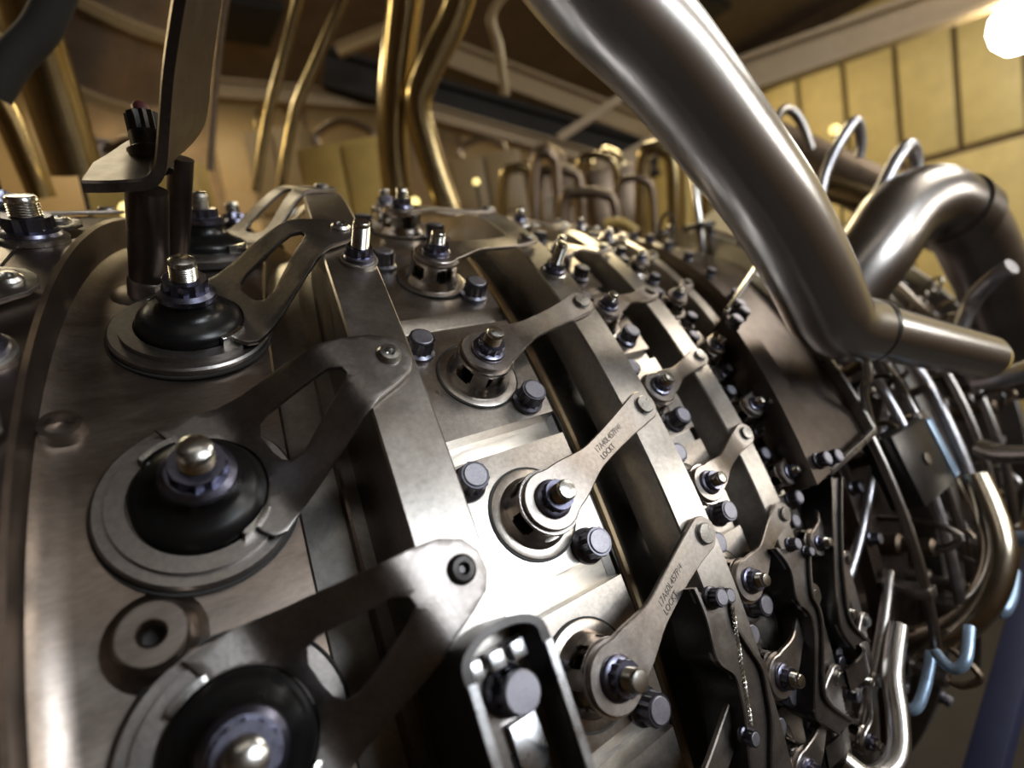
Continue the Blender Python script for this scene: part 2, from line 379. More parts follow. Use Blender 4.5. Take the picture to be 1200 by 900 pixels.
# nut + stud kit (12-point nut with flange, rounded threaded stud)
def nut_kit(s, h, parent, z, nm=M_nut):
    T = Matrix.Translation((0, 0, z))
    bm = bmesh.new(); lathe(bm, [(.0218 * s, 0), (.0225 * s, .003 * s), (.0212 * s, .0055 * s), (.0175 * s, .0075 * s)], 28)
    prism(bm, star(12, .0160 * s, .0182 * s), .006 * s, .0175 * s, bev=.001 * s)
    finish(bm, 'nut', nm, parent, T, 30)
    bm = bmesh.new(); r = .0118 * s; prof = [(r, .0)]; zz = .016 * s
    while zz < h - .006 * s:
        prof += [(r, zz), (r * .90, zz + .0011 * s)]; zz += .0022 * s
    prof += [(r, zz), (r * .97, h - .0025 * s), (r * .82, h - .0005 * s), (r * .4, h + .0003 * s), (0, h + .0003 * s)]
    lathe(bm, prof, 20); finish(bm, 'stud', M_stud, parent, T)

def lever_mesh(x0, x1, L, z0, z1, hub, waist, tip, th=.0062):
    """plate lever from a round hub (local origin) to a rounded pin end at L, dropping from z0 to z1"""
    bm = bmesh.new(); n = 44; rows = []
    xs = [-hub + (L + tip + hub) * (0.5 - 0.5 * cos(pi * i / n)) for i in range(n + 1)]
    for x in xs:
        wh = math.sqrt(max(hub * hub - x * x, 0)) if x < hub else 0
        wt = math.sqrt(max(tip * tip - (x - L) ** 2, 0)) if x > L - tip else 0
        u = min(max((x - hub * .55) / (L * .42 - hub * .55), 0), 1); wa = hub * .84 + (waist - hub * .84) * (u * u * (3 - 2 * u))
        if x > L * .42:
            u2 = (x - L * .42) / (L * .58); wa = waist + (tip - waist) * u2 * u2
        if x < hub * .55: wa = 0
        if x > L: wa = 0
        wd = max(wh, wt, wa)
        s = min(max((x - hub) / (L - hub - tip), 0), 1); z = z0 + (z1 - z0) * (s * s * (3 - 2 * s))
        rows.append((x, max(wd, 1e-4), z))
    V = []
    for x, wd, z in rows:
        e = .0013
        V.append([bm.verts.new(p) for p in ((x, -wd, z), (x, -wd, z + th - e), (x, -wd + min(e, wd * .5), z + th), (x, wd - min(e, wd * .5), z + th), (x, wd, z + th - e), (x, wd, z))])
    for A, B in zip(V, V[1:]):
        for i in range(6):
            j = (i + 1) % 6; bm.faces.new((A[i], B[i], B[j], A[j]))
    bm.faces.new(V[0]); bm.faces.new(list(reversed(V[-1])))
    return bm
def castle_mesh(r0, r1, h, n=5, wt=.005):
    """slotted cup: a flared wall with oval openings under a rolled rim"""
    bm = bmesh.new(); N = 90
    rel = [0, .10, .24, .34, .42, .50, .58, .66, .74, .82, .88, .94, 1.0]
    rad = [r0, r0 - .0005, r0 - .004, r1 + .0015, r1 + .0008, r1, r1, r1, r1, r1, r1 + .0006, r1 + .0014, r1 + .0006]
    K = len(rel) - 1
    mk = lambda r_, z_: [bm.verts.new((r_ * cos(2 * pi * i / N), r_ * sin(2 * pi * i / N), z_ * h)) for i in range(N)]
    ou = [mk(a, z) for a, z in zip(rad, rel)]; inn = [mk(a - wt, z) for a, z in zip(rad, rel)]
    def has(k, i):
        if k < 0 or k >= K: return False
        c = (rel[k] + rel[k + 1]) / 2; q = (c - .61) / .29
        if abs(q) >= 1: return True
        lim = .29 * (1 - abs(q) ** 2.6) ** .5
        return abs(((i % N) + .5) / N * n % 1.0 - .5) > lim
    for k in range(K):
        for i in range(N):
            j = (i + 1) % N
            if not has(k, i): continue
            bm.faces.new((ou[k][i], ou[k][j], ou[k + 1][j], ou[k + 1][i])); bm.faces.new((inn[k][j], inn[k][i], inn[k + 1][i], inn[k + 1][j]))
            if not has(k, i - 1): bm.faces.new((ou[k][i], ou[k + 1][i], inn[k + 1][i], inn[k][i]))
            if not has(k, i + 1): bm.faces.new((ou[k][j], inn[k][j], inn[k + 1][j], ou[k + 1][j]))
            if not has(k + 1, i): bm.faces.new((ou[k + 1][i], ou[k + 1][j], inn[k + 1][j], inn[k + 1][i]))
            if k > 0 and not has(k - 1, i): bm.faces.new((ou[k][j], ou[k][i], inn[k][i], inn[k][j]))
    return bm
def text_mesh(s, size):
    cu = bpy.data.curves.new('txt', 'FONT'); cu.body = s; cu.size = size; cu.align_x = 'CENTER'; cu.align_y = 'CENTER'; cu.extrude = .0002; cu.resolution_u = 2
    o = bpy.data.objects.new('txt', cu); C.objects.link(o); bpy.context.view_layer.update()
    me = bpy.data.meshes.new_from_object(o); bpy.data.objects.remove(o); return me

BROT = R(-128)
ORD = ['lowest', 'second-lowest', 'third from the bottom', 'fourth from the bottom', 'fifth from the bottom', 'sixth from the bottom', 'seventh from the bottom', 'eighth from the bottom', 'ninth from the bottom', 'tenth from the bottom', 'eleventh from the bottom', 'twelfth from the bottom', 'thirteenth from the bottom']
def lever_row(th, ks, x, r, xp, rp, dt, s, h, labf, group, cs=1.0, zt=.042, text=None, col=M_lever, waist=.0165, tip=.0225):
    for n, k in enumerate(ks):
        a = th(k); dy = (dt) * r; dx = warp(xp, a + dt) - warp(x, a)
        P0 = E(x, a, r); P1 = E(xp, a + dt, rp)
        nrm = Vector((0, sin(a - ROT), cos(a - ROT))); ax = Vector((1, 0, 0)); cc = nrm.cross(ax)
        d = P1 - P0; lx = d.dot(ax); ly = d.dot(cc); lz = d.dot(nrm); L = math.hypot(lx, ly); yaw = math.atan2(ly, lx)
        lab = labf(n, k)
        t = thing('vane_lever', lab, 'lever', frame(x, a, r, yaw), group)
        hub = .0345 * s
        bm = bmesh.new(); lathe(bm, [(.0545 * s, -.001), (.0545 * s, .0016), (.0535 * s, .0022), (.040 * s, .0022), (.040 * s, .0)], 40); finish(bm, 'base_disc', M_pad, t)
        bm = bmesh.new(); ring_lathe(bm, [(.0547 * s, .0002), (.0570 * s, .0002), (.0570 * s, .0012), (.0547 * s, .0012)], 48); finish(bm, 'seal_ring', M_groove, t)
        finish(castle_mesh(.0440 * s, .0370 * s, zt), 'slotted_bushing', M_bush, t, Matrix.Rotation(BROT - yaw + random.uniform(-.05, .05), 4, 'Z'))
        bm = bmesh.new(); lathe(bm, [(.022 * s, 0), (.020 * s, zt)], 20); finish(bm, 'spindle', M_brk, t)
        lev = finish(lever_mesh(0, 0, L, zt, lz + .004, hub, waist * s, tip * s), 'lever_plate', col, t)
        nut_kit(s * 1.0, h - zt - .002, t, zt + .006)
        bm = bmesh.new(); lathe(bm, [(.0135 * s, -.004), (.0135 * s, .0042), (.0122 * s, .0055), (0, .0058)], 28)
        ring_lathe(bm, [(.0137 * s, .0), (.0152 * s, .0), (.0152 * s, .0012), (.0137 * s, .0012)], 28)
        finish(bm, 'pin', M_pin, t, Matrix.Translation((L, 0, lz + .004 + .0062)))
        if text and k in text:
            for (s_, fr, oy, sz) in text[k]:
                me = text_mesh(s_, sz); me.materials.append(M_ink)
                o = bpy.data.objects.new('stamped_number', me); C.objects.link(o); o.parent = t
                xx = L * fr
                ss = min(max((xx - hub) / (L - hub - tip), 0), 1); z = zt + (lz + .004 - zt) * (ss * ss * (3 - 2 * ss)) + .0064
                slope = (lz + .004 - zt) * 6 * ss * (1 - ss) / (L - hub - tip)
                o.matrix_local = Matrix.Translation((xx, oy, z)) @ Matrix.Rotation(-math.atan(slope), 4, 'Y')
TX = {0: [('17A60L457P/4M80', .62, .003, .0115), ('LOCKT', .50, -.008, .0105)], 1: [('17A40L457P/4P003', .62, .003, .0115), ('LOCKT', .50, -.008, .0105)]}
lever_row(S2, range(-1, 8), .3414, 1.0325, .553, 1.0555, .071, 1.0, .0796,
          lambda n, k: 'numbered lever on slotted bushing, %s in the middle row' % ORD[n], 'levers of the middle row', text=TX)
lever_row(S3, range(-2, 9), .6278, 1.0005, .780, 1.0135, .0424, .78, .066,
          lambda n, k: 'small lever on slotted bushing, %s in the third row' % ORD[n], 'levers of the third row', zt=.037, waist=.016, tip=.024)
lever_row(S4, range(-2, 11), .852, .9825, .938, .992, .052, .60, .050,
          lambda n, k: 'smallest dark lever, %s in the row beside the box bracket' % ORD[n], 'levers of the fourth row', zt=.028, waist=.016, tip=.023)

# ------------------------------------------------------------------ big plate arms on black grommets
OUT = [(.0, .084), (.04, .081), (.083, .068), (.119, .058), (.15, .049), (.18, .043), (.207, .034), (.226, .020), (.232, .003), (.228, -.016), (.216, -.028), (.195, -.034), (.164, -.040), (.12, -.054), (.06, -.071), (.040, -.080), (.029, -.078), (.023, -.068)]
SLOT = [(.071, -.004), (.071, .018), (.077, .030), (.088, .033), (.12, .026), (.146, .021), (.156, .012), (.156, .002), (.147, -.005), (.12, -.016), (.090, -.029), (.079, -.027), (.073, -.017)]
def arc(r, a0, a1, n):
    return [(r * cos(a0 + (a1 - a0) * i / n), r * sin(a0 + (a1 - a0) * i / n)) for i in range(n + 1)]
def plate_with_hole(outer, holes, thick, bend, bevel=.0009, cuts=24, x0=-.1, x1=.24):
    cu = bpy.data.curves.new('plate', 'CURVE'); cu.dimensions = '2D'; cu.fill_mode = 'BOTH'; cu.extrude = thick / 2 - bevel; cu.bevel_depth = bevel; cu.bevel_resolution = 1
    for pts in [outer] + holes:
        sp = cu.splines.new('POLY'); sp.points.add(len(pts) - 1); sp.use_cyclic_u = True
        for p, q in zip(sp.points, pts): p.co = (q[0], q[1], 0, 1)
    o = bpy.data.objects.new('plate', cu); C.objects.link(o); bpy.context.view_layer.update()
    me = bpy.data.meshes.new_from_object(o); bpy.data.objects.remove(o)
    bm = bmesh.new(); bm.from_mesh(me); bpy.data.meshes.remove(me)
    for i in range(1, cuts):
        x = x0 + (x1 - x0) * i / cuts
        bmesh.ops.bisect_plane(bm, geom=bm.verts[:] + bm.edges[:] + bm.faces[:], plane_co=(x, 0, 0), plane_no=(1, 0, 0))
    for v in bm.verts: v.co.z += bend(v.co.x)
    return bm
def arm_thing(k, x, th, r, xp, thp, rp, label, group, simple=False):
    P0 = E(x, th, r); P1 = E(xp, thp, rp)
    nrm = Vector((0, sin(th - ROT), cos(th - ROT))); ax = Vector((1, 0, 0)); cc = nrm.cross(ax)
    d = P1 - P0; lx = d.dot(ax); ly = d.dot(cc); lz = d.dot(nrm); L = math.hypot(lx, ly); yaw = math.atan2(ly, lx); f = L / .208
    t = thing('plate_arm', label, 'lever arm', frame(x, th, r, yaw), group)
    bm = bmesh.new(); lathe(bm, [(.092, -.001), (.092, .0015)], 48); finish(bm, 'gasket', M_groove, t)
    bm = bmesh.new(); ring_lathe(bm, [(.056, 0), (.089, 0.001), (.0895, .009), (.087, .0115), (.056, .0115)], 56); finish(bm, 'washer', M_arm, t)
    # locking plate: partial disc with tabs that grips the grommet
    pl = arc(.077, R(75), R(290), 30) + arc(.0615, R(290), R(75), 30)
    bm = bmesh.new(); prism(bm, pl, .0115, .0175, bev=.001); finish(bm, 'locking_plate', M_arm, t, angle=30)
    for a in (R(100), R(292)):
        bm = bmesh.new(); o_ = [(.0655 * cos(a + R(q)), .0655 * sin(a + R(q))) for q in range(-16, 17, 4)]; i_ = [(.0595 * cos(a + R(q)), .0595 * sin(a + R(q))) for q in range(16, -17, -4)]
        prism(bm, o_ + i_, .016, .0285, bev=.0012); finish(bm, 'locking_tab', M_pin, t, angle=30)
    zend = lz + .004
    def bend(xx):
        s = min(max((xx / f - .052) / (.158 - .052), 0), 1); s = .45 * s + .55 * s * s * (3 - 2 * s)
        return .021 + (zend + .003 - .021) * s
    inner = arc(.0605, R(-70), R(84), 26)
    outer = [(p[0] * f, p[1]) for p in OUT] + inner + [(.003, .070)]
    o = finish(plate_with_hole(outer, [[(p[0] * f, p[1]) for p in SLOT]], .006, bend, x0=-.02, x1=.24 * f), 'arm_plate', M_arm, t, angle=28)
    bm = bmesh.new(); lathe(bm, [(.059, .008), (.059, .023), (.056, .029), (.047, .034), (.038, .038), (.032, .044), (.030, .052), (.0295, .058)], 48); finish(bm, 'rubber_grommet', M_black, t)
    bm = bmesh.new(); lathe(bm, [(.0310, .054), (.0325, .057), (.0318, .063), (.0265, .067)], 36); prism(bm, star(12, .0215, .0245), .065, .080, bev=.0015); finish(bm, 'nut', M_nut, t, angle=30)
    bm = bmesh.new(); rr = .0150; prof = [(rr, .05)]; z = .079
    while z < .096: prof += [(rr, z), (rr * .9, z + .0014)]; z += .0028
    prof += [(rr, z), (rr * .93, .1035), (rr * .7, .106), (0, .1065)]
    lathe(bm, prof, 22); finish(bm, 'stud', M_stud, t)
    zp = zend + .006
    bm = bmesh.new(); ring_lathe(bm, [(.0036, -.004), (.0036, .003), (.006, .0068), (.0105, .0062), (.0135, .003), (.014, -.004)], 32)
    lathe(bm, [(.0036, -.004), (.0036, .001), (0, .001)], 16)
    finish(bm, 'rivet', M_pin if k else M_brk, t, Matrix.Translation((L, 0, zp)))
ARML = ['large steel plate arm at the bottom edge, its black grommet out of focus', 'large steel plate arm whose black grommet and polished stud stand at the left centre',
        'plate arm on a black grommet with bluish nut, just below the dark posts', 'plate arm behind the blue-grey nut, just right of the dark posts', 'plate arm edge-on near the horizon above the right-hand post',
        'farthest plate arm just over the horizon', 'plate arm hidden over the horizon']
for k in range(-1, 6):
    th = S1(k)
    lab = ARML[k] if k >= 0 else 'large steel plate arm mostly below the bottom edge of the frame'
    arm_thing(k, .011, th, 1.0, .2013, th + .0526, 1.1, lab, 'plate arms of the front row')
for n, k in enumerate(range(0, 6)):
    th = .417 + .2 * (k - 2)
    arm_thing(1, -.345, th, 1.045, -.150, th + .05, 1.062, 'plate arm left of the front flange, %s there' % ORD[n], 'plate arms left of the flange')

# studs standing on the rings
def stud_on_ring(u, v, x, r, s, label):
    th = on_case(u, v, r)[1]
    t = thing('ring_stud', label, 'stud', frame(x, th, r), 'studs on the rings')
    bm = bmesh.new(); lathe(bm, [(.026 * s, 0), (.026 * s, .004 * s), (.022 * s, .006 * s)], 28); finish(bm, 'washer', M_pin, t)
    nut_kit(s, .052, t, .005)
stud_on_ring(418, 306, .212, 1.10, .95, 'threaded stud with blue nut on the wide ring beside a plate arm rivet')
stud_on_ring(15, 412, -.155, 1.06, 1.15, 'threaded stud with nut on the flange at the left edge')
stud_on_ring(26, 282, -.165, 1.06, 1.5, 'large stud with bluish nut at the left edge near the horizon')
stud_on_ring(628, 322, .552, 1.055, .9, 'upright stud with flanged nut on the middle ring near the horizon')

# ------------------------------------------------------------------ brackets bolted over the rings
def wallstrip(bm, L, r0, r1, tk):
    """upright strip following a line of (x, th) engine points"""
    pts = [L[i] for i in range(len(L))]
    rows = []
    for x, th in pts:
        rows.append([bm.verts.new(E(x + a, th, r)) for a, r in ((0, r0), (tk, r0), (tk, r1), (0, r1))])
    for A, B in zip(rows, rows[1:]):
        for i in range(4):
            j = (i + 1) % 4; bm.faces.new((A[i], A[j], B[j], B[i]))
    bm.faces.new(rows[0]); bm.faces.new(list(reversed(rows[-1])))
def surf(bm, L1, L2, r, tk):
    """plate spanning between two lines of engine points"""
    rows = []
    for (xa, ta), (xb, tb) in zip(L1, L2):
        rows.append([bm.verts.new(E(*p)) for p in ((xa, ta, r), (xb, tb, r), (xb, tb, r - tk), (xa, ta, r - tk))])
    for A, B in zip(rows, rows[1:]):
        for i in range(4):
            j = (i + 1) % 4; bm.faces.new((A[i], A[j], B[j], B[i]))
    bm.faces.new(rows[0]); bm.faces.new(list(reversed(rows[-1])))
# K1: deep black channel with bare bright rims
t = thing('channel_bracket', 'black U-channel bracket with bright bare rims and a round bolt, bottom centre', 'bracket')
XL, XR, TE = .160, .236, -.052
lin = lambda x, a=TE, b=-.62, n=20: [(x, a + (b - a) * i / n) for i in range(n + 1)]
bm = bmesh.new(); wallstrip(bm, lin(XL), 1.02, 1.146, .009); finish(bm, 'side_wall', M_brk, t)
bm = bmesh.new(); wallstrip(bm, lin(XR), 1.02, 1.146, .009); finish(bm, 'side_wall', M_brk, t)
bm = bmesh.new(); wallstrip(bm, lin(XL + .001, TE - .008), 1.146, 1.149, .007); finish(bm, 'bare_rim', M_brkedge, t)
bm = bmesh.new(); wallstrip(bm, lin(XR + .001, TE - .008), 1.146, 1.149, .007); finish(bm, 'bare_rim', M_brkedge, t)
bm = bmesh.new(); n = 12; A = []
for i in range(n + 1):                                          # rounded end wall
    a = pi * i / n; A.append((XL + .0425 - .0425 * cos(a) , TE + .020 * sin(a)))
rows = []
for (x, th), (x2, th2) in zip(A, [(XL + .0425 + (p[0] - XL - .0425) * .80, TE + (p[1] - TE) * .70) for p in A]):
    rows.append([bm.verts.new(E(*q)) for q in ((x, th, 1.02), (x2, th2, 1.02), (x2, th2, 1.146), (x, th, 1.146))])
for P, Q in zip(rows, rows[1:]):
    for i in range(4):
        j = (i + 1) % 4; bm.faces.new((P[i], P[j], Q[j], Q[i]))
bm.faces.new(rows[0]); bm.faces.new(list(reversed(rows[-1]))); finish(bm, 'end_wall', M_brk, t)
bm = bmesh.new(); surf(bm, lin(XL + .008), lin(XR + .001), 1.107, .005); finish(bm, 'channel_floor', M_brkmid, t)
for i, x in enumerate((.176, .196, .216)):                      # bright tabs at the closed end
    bm = bmesh.new(); box(bm, -.0072, .0072, -.0075, .0075, 0, .006 + .004 * i, bev=.001); finish(bm, 'tab', M_brkedge, t, frame(x + .004, TE - .006, 1.118))
o = inst(B1, 'bolt', t, frame(.207, -.083, 1.107)); fo = inst(B1f, 'bolt_face', o, Matrix())
bm = bmesh.new(); lathe(bm, [(.0168, .028), (.0168, .0345), (.0155, .0355), (0, .0355)], 28); finish(bm, 'round_cap', M_bolthead, t, frame(.207, -.083, 1.1055), angle=12)
bm = bmesh.new(); pr = arc(.014, R(180), R(360), 14); prism(bm, [(.014, .030), (-.014, .030)] + pr, 0, .006, bev=.001); finish(bm, 'slider', M_brkedge, t, frame(.212, -.132, 1.109))
bm = bmesh.new(); prism(bm, [(.017, .01), (-.017, .01)] + arc(.017, R(180), R(360), 14), 0, .002); finish(bm, 'slider_seat', M_groove, t, frame(.212, -.134, 1.1075))

# K2 / K3: joggled strap brackets over the middle and third rings
def strap(left, right, r, label, mat_face, depth=.055, wire=None, bolts=(), s=1.0):
    t = thing('strap_bracket', label, 'bracket')
    L1 = [on_case(u, v, r) for u, v in smooth_path(left, 5)]; L2 = [on_case(u, v, r) for u, v in smooth_path(right, 5)]
    bm = bmesh.new(); surf(bm, L1, L2, r - .004, .004); finish(bm, 'web', mat_face, t)
    bm = bmesh.new(); wallstrip(bm, L1, r - depth, r, .005); finish(bm, 'left_flange', M_brk, t)
    bm = bmesh.new(); wallstrip(bm, L2, r - depth, r, .005); finish(bm, 'right_flange', M_brk, t)
    bm = bmesh.new(); wallstrip(bm, L1, r, r + .0025, .004); wallstrip(bm, L2, r, r + .0025, .004); finish(bm, 'bare_rim', M_brkmid, t)
    for (u, v, sc) in bolts:
        x, th = on_case(u, v, r + .02 * sc)
        o = inst(B1, 'bolt', t, frame(x, th, r - .004) @ Matrix.Scale(sc, 4)); inst(B1f, 'bolt_face', o, Matrix())
    if wire:
        a = E(*on_case(*wire[0], r + .025), r + .025); b = E(*on_case(*wire[1], r + .012), r + .012)
        bm = bmesh.new(); n = 90; d = (b - a); u_ = d.normalized().orthogonal(); v_ = d.normalized().cross(u_)
        for ph in (0, pi):
            tube(bm, [a + d * i / n + (u_ * cos(i * .9 + ph) + v_ * sin(i * .9 + ph)) * .0012 for i in range(n + 1)], .0009, 5)
        finish(bm, 'lock_wire', M_wire, t)
    return t
strap([(812, 690), (826, 724), (840, 774), (860, 792), (868, 820), (873, 850), (879, 920), (886, 1000)],
      [(855, 705), (862, 735), (878, 762), (892, 785), (899, 820), (903, 850), (903, 905), (908, 1000)], 1.085,
      'joggled black strap bracket with twisted lock wire, right of the middle row', M_brkmid, wire=((858, 710), (880, 850)), bolts=((845, 700, .62), (856, 698, .5), (885, 866, .5)))
strap([(908, 643), (925, 667), (933, 703), (950, 723), (955, 760), (953, 833), (963, 847), (985, 862)],
      [(947, 643), (950, 693), (959, 715), (963, 740), (963, 790), (966, 817), (978, 832), (1003, 848)], 1.05,
      'narrow dark strap bracket with a hooked foot at its lower end, lower right', M_brkmid, bolts=((935, 637, .5), (952, 646, .4)))
strap([(973, 560), (975, 627), (978, 680), (984, 733), (1000, 760)],
      [(985, 560), (985, 627), (988, 680), (996, 728), (1018, 752)], 1.03,
      'short dark strap bracket with a hooked foot, behind the narrow hooked one', M_brkmid)
for (u, v, lab) in ((1005, 782, 'rolled clip with a bolt at the upper hooked foot'), (982, 868, 'rolled clip with a bolt at the lower hooked foot')):
    x, th = on_case(u, v, 1.03); t = thing('clip', lab, 'clip', frame(x, th, 1.0))
    bm = bmesh.new(); pts = [(-.04, 0, .03), (-.01, 0, .034), (.02, 0, .032), (.034, 0, .02), (.034, 0, 0), (.03, 0, -.02)]
    P = smooth_path(pts, 4); rows = [[bm.verts.new((p[0], y, p[2] + q)) for y, q in ((-.016, 0), (.016, 0), (.016, .004), (-.016, .004))] for p in P]
    for A_, B_ in zip(rows, rows[1:]):
        for i in range(4): j = (i + 1) % 4; bm.faces.new((A_[i], A_[j], B_[j], B_[i]))
    finish(bm, 'band', M_brkmid, t)
    o = inst(B3, 'bolt', t, Matrix.Translation((0, 0, -.012))); inst(B3f, 'bolt_face', o, Matrix())

# ------------------------------------------------------------------ black channel box bracket below the large pipe
t = thing('box_bracket', 'long dark channel bracket with folded bright lips under the large bent pipe', 'bracket')
RB = 1.05
TLp = on_case(850, 368, RB); BLp = on_case(958, 568, RB); BRp = on_case(1024, 505, RB); TRp = on_case(890, 318, RB)
def lerp(a, b, s): return (a[0] + (b[0] - a[0]) * s, a[1] + (b[1] - a[1]) * s)
nL = 16
La = [lerp(TLp, BLp, i / nL) for i in range(nL + 1)]; Ra = [lerp((TLp[0] + .20, TRp[1]), BRp, i / nL) for i in range(nL + 1)]
bm = bmesh.new(); surf(bm, [(a[0], a[1]) for a in La], [(b[0], b[1]) for b in Ra], RB - .018, .006); finish(bm, 'channel_floor', M_boxb, t)
fl = [lerp(a, b, .22) for a, b in zip(La, Ra)]
bm = bmesh.new(); surf(bm, La, fl, RB, .005); wallstrip(bm, fl, RB - .02, RB, .004); wallstrip(bm, La, RB - .06, RB, .004); finish(bm, 'left_lip', M_boxb, t, angle=60)
bm = bmesh.new(); wallstrip(bm, Ra, RB - .03, RB + .002, .009); finish(bm, 'right_lip', M_brkedge, t)
bm = bmesh.new(); bar(bm, E(*lerp(La[-1], Ra[-1], .22), RB - .003), E(*Ra[-1], RB + .002), .008, .012, bev=.001); finish(bm, 'bottom_lip', M_brkedge, t)
bm = bmesh.new(); bar(bm, E(*lerp(La[0], Ra[0], .0), RB), E(*Ra[0], RB + .03), .010, .008, bev=.001); finish(bm, 'top_lip', M_brkedge, t)
for (u, v) in ((866, 358), (871, 366), (862, 376), (965, 538), (978, 535)):
    x, th = on_case(u, v, RB + .01); o = inst(B3, 'bolt', t, frame(x, th, RB - .001)); inst(B3f, 'bolt_face', o, Matrix())

# ------------------------------------------------------------------ posts and the black L-plate, upper left
b1 = E(-.045, .55, .992); b2 = E(-.028, .66, .99)
for b_, top, rad, d, lab in ((b1, (172, 222), .0235, .845, 'thick dark post under the folded black plate'), (b2, (212, 185), .0165, .955, 'thinner dark post behind the folded black plate')):
    T_ = at(*top, d); t = thing('post', lab, 'post', Matrix.Translation(b_))
    D = T_ - b_; q = D.to_track_quat('Z', 'Y').to_matrix().to_4x4(); h = D.length
    bm = bmesh.new(); lathe(bm, [(rad * 1.1, -.01), (rad * 1.12, .03), (rad * 1.02, .034)], 32); finish(bm, 'collar', M_pipe2, t, q)
    bm = bmesh.new(); lathe(bm, [(rad, .03), (rad, h)], 32); finish(bm, 'shaft', M_flange, t, q)
    bm = bmesh.new(); lathe(bm, [(rad * 1.9, -.012), (rad * 1.9, .004), (rad * 1.5, .009)], 32); finish(bm, 'foot', M_case, t, q)
t = thing('folded_plate', 'thick dark folded plate on posts rising out of the top edge', 'bracket', Matrix.Translation(at(172, 205, .8)))
Fp = [(98, 226, .80), (125, 226, .80), (150, 225, .79), (176, 222, .785), (190, 212, .78), (196, 192, .775), (199, 150, .765), (204, 90, .75), (213, 30, .735), (224, -30, .72), (236, -80, .71)]
Bp = [(112, 203, .88), (137, 188, .92), (163, 172, .97), (178, 170, 1.0), (193, 172, 1.0), (210, 182, .92), (240, 146, .90), (248, 85, .885), (256, 25, .87), (266, -30, .86), (278, -80, .85)]
Fs = smooth_path(Fp, 4); Bs = smooth_path(Bp, 4)
bm = bmesh.new(); rows = []
Fv = [at(*f) for f in Fs]; Bv = [at(*b) for b in Bs]
for i in range(len(Fv)):
    tang = (Fv[min(i + 1, len(Fv) - 1)] - Fv[max(i - 1, 0)]).normalized(); ac = (Bv[i] - Fv[i]).normalized(); nn = tang.cross(ac).normalized() * .013
    rows.append([bm.verts.new(p - t.location) for p in (Fv[i], Fv[i] + ac * .003 + nn * .0, Bv[i], Bv[i] + nn, Fv[i] + ac * .003 + nn, Fv[i] + nn * .8)])
for A_, B_ in zip(rows, rows[1:]):
    for i in range(6): j = (i + 1) % 6; bm.faces.new((A_[i], A_[j], B_[j], B_[i]))
bm.faces.new(rows[0]); bm.faces.new(list(reversed(rows[-1]))); finish(bm, 'plate', metal('dark_plate', (0.12, .095, .078), .34, .85), t)
pb = at(177, 182, .90); bm = bmesh.new()
lathe(bm, [(.022, -.02), (.026, .0), (.026, .006), (.02, .01), (.02, .028)], 28); prism(bm, star(12, .017, .020), .026, .052, bev=.001)
nt_ = finish(bm, 'nut', M_brk, t, Matrix.Translation(pb - t.location), 30)
bm = bmesh.new(); lathe(bm, [(.010, .05), (.010, .062), (.007, .066), (0, .067)], 20); finish(bm, 'red_cap', M_red, nt_)

# ------------------------------------------------------------------ large bent pipe
t = thing('large_pipe', 'large polished steel pipe sweeping down from the top edge to an elbow', 'pipe')
cen = [(640, -95, .76), (700, -12, .80), (775, 66, .85), (846, 158, .91), (905, 240, .98), (944, 310, 1.05), (968, 362, 1.11)]
P = smooth_path([at(*c) for c in cen], 8)
bm = bmesh.new(); rr = .0685
e0 = at(968, 362, 1.11); e1 = at(990, 385, 1.16); e2 = at(1020, 388, 1.22)
P2 = smooth_path([at(*cen[-2]), e0, at(985, 381, 1.15), e2], 8)[8:]
tube(bm, P[:-1] + P2, [rr] * (len(P) - 1) + [rr - .010 * i / (len(P2) - 1) for i in range(len(P2))], 40); finish(bm, 'bend', M_pipe, t)
bm = bmesh.new(); q0 = at(1018, 387, 1.215); q1 = at(1156, 419, 1.48); n = 10
tube(bm, [q0.lerp(q1, i / n) for i in range(n + 1)], [.053 - .009 * i / n for i in range(n + 1)], 36); finish(bm, 'straight_section', M_pipe, t)
dq = (q1 - q0).normalized(); bm = bmesh.new(); tube(bm, [q0 - dq * .004, q0 + dq * .006], .0605, 36); finish(bm, 'weld_bead', M_brk, t)
bm = bmesh.new(); tube(bm, [q1, q1 + dq * .02], .036, 28); finish(bm, 'end_plug', M_yel, t)
bm = bmesh.new(); tube(bm, smooth_path([at(1012, 405, 1.2), at(1018, 440, 1.2), at(1012, 462, 1.21), at(1030, 530, 1.3)], 6), .008, 10)
tag(finish(bm, 'thin_drain_tube', M_pipe), 'thin bright tube hanging below the weld of the large pipe', 'tube')

# second pipe at right
t = thing('curved_pipe', 'second thick steel pipe arching over at the right behind the elbow', 'pipe')
cp = [(985, 345, 1.55), (1020, 300, 1.6), (1055, 252, 1.7), (1095, 236, 1.8), (1130, 262, 1.9), (1155, 310, 2.0), (1180, 370, 2.1), (1210, 450, 2.2)]
bm = bmesh.new(); tube(bm, smooth_path([at(*c) for c in cp], 8), .088, 32); finish(bm, 'bend', M_pipe2, t)
bm = bmesh.new(); dd = (at(1130, 262, 1.9) - at(1095, 236, 1.8)).normalized(); pp = at(1122, 250, 1.87); tube(bm, [pp - dd * .03, pp + dd * .03], .094, 32); finish(bm, 'collar', M_pipe2, t)

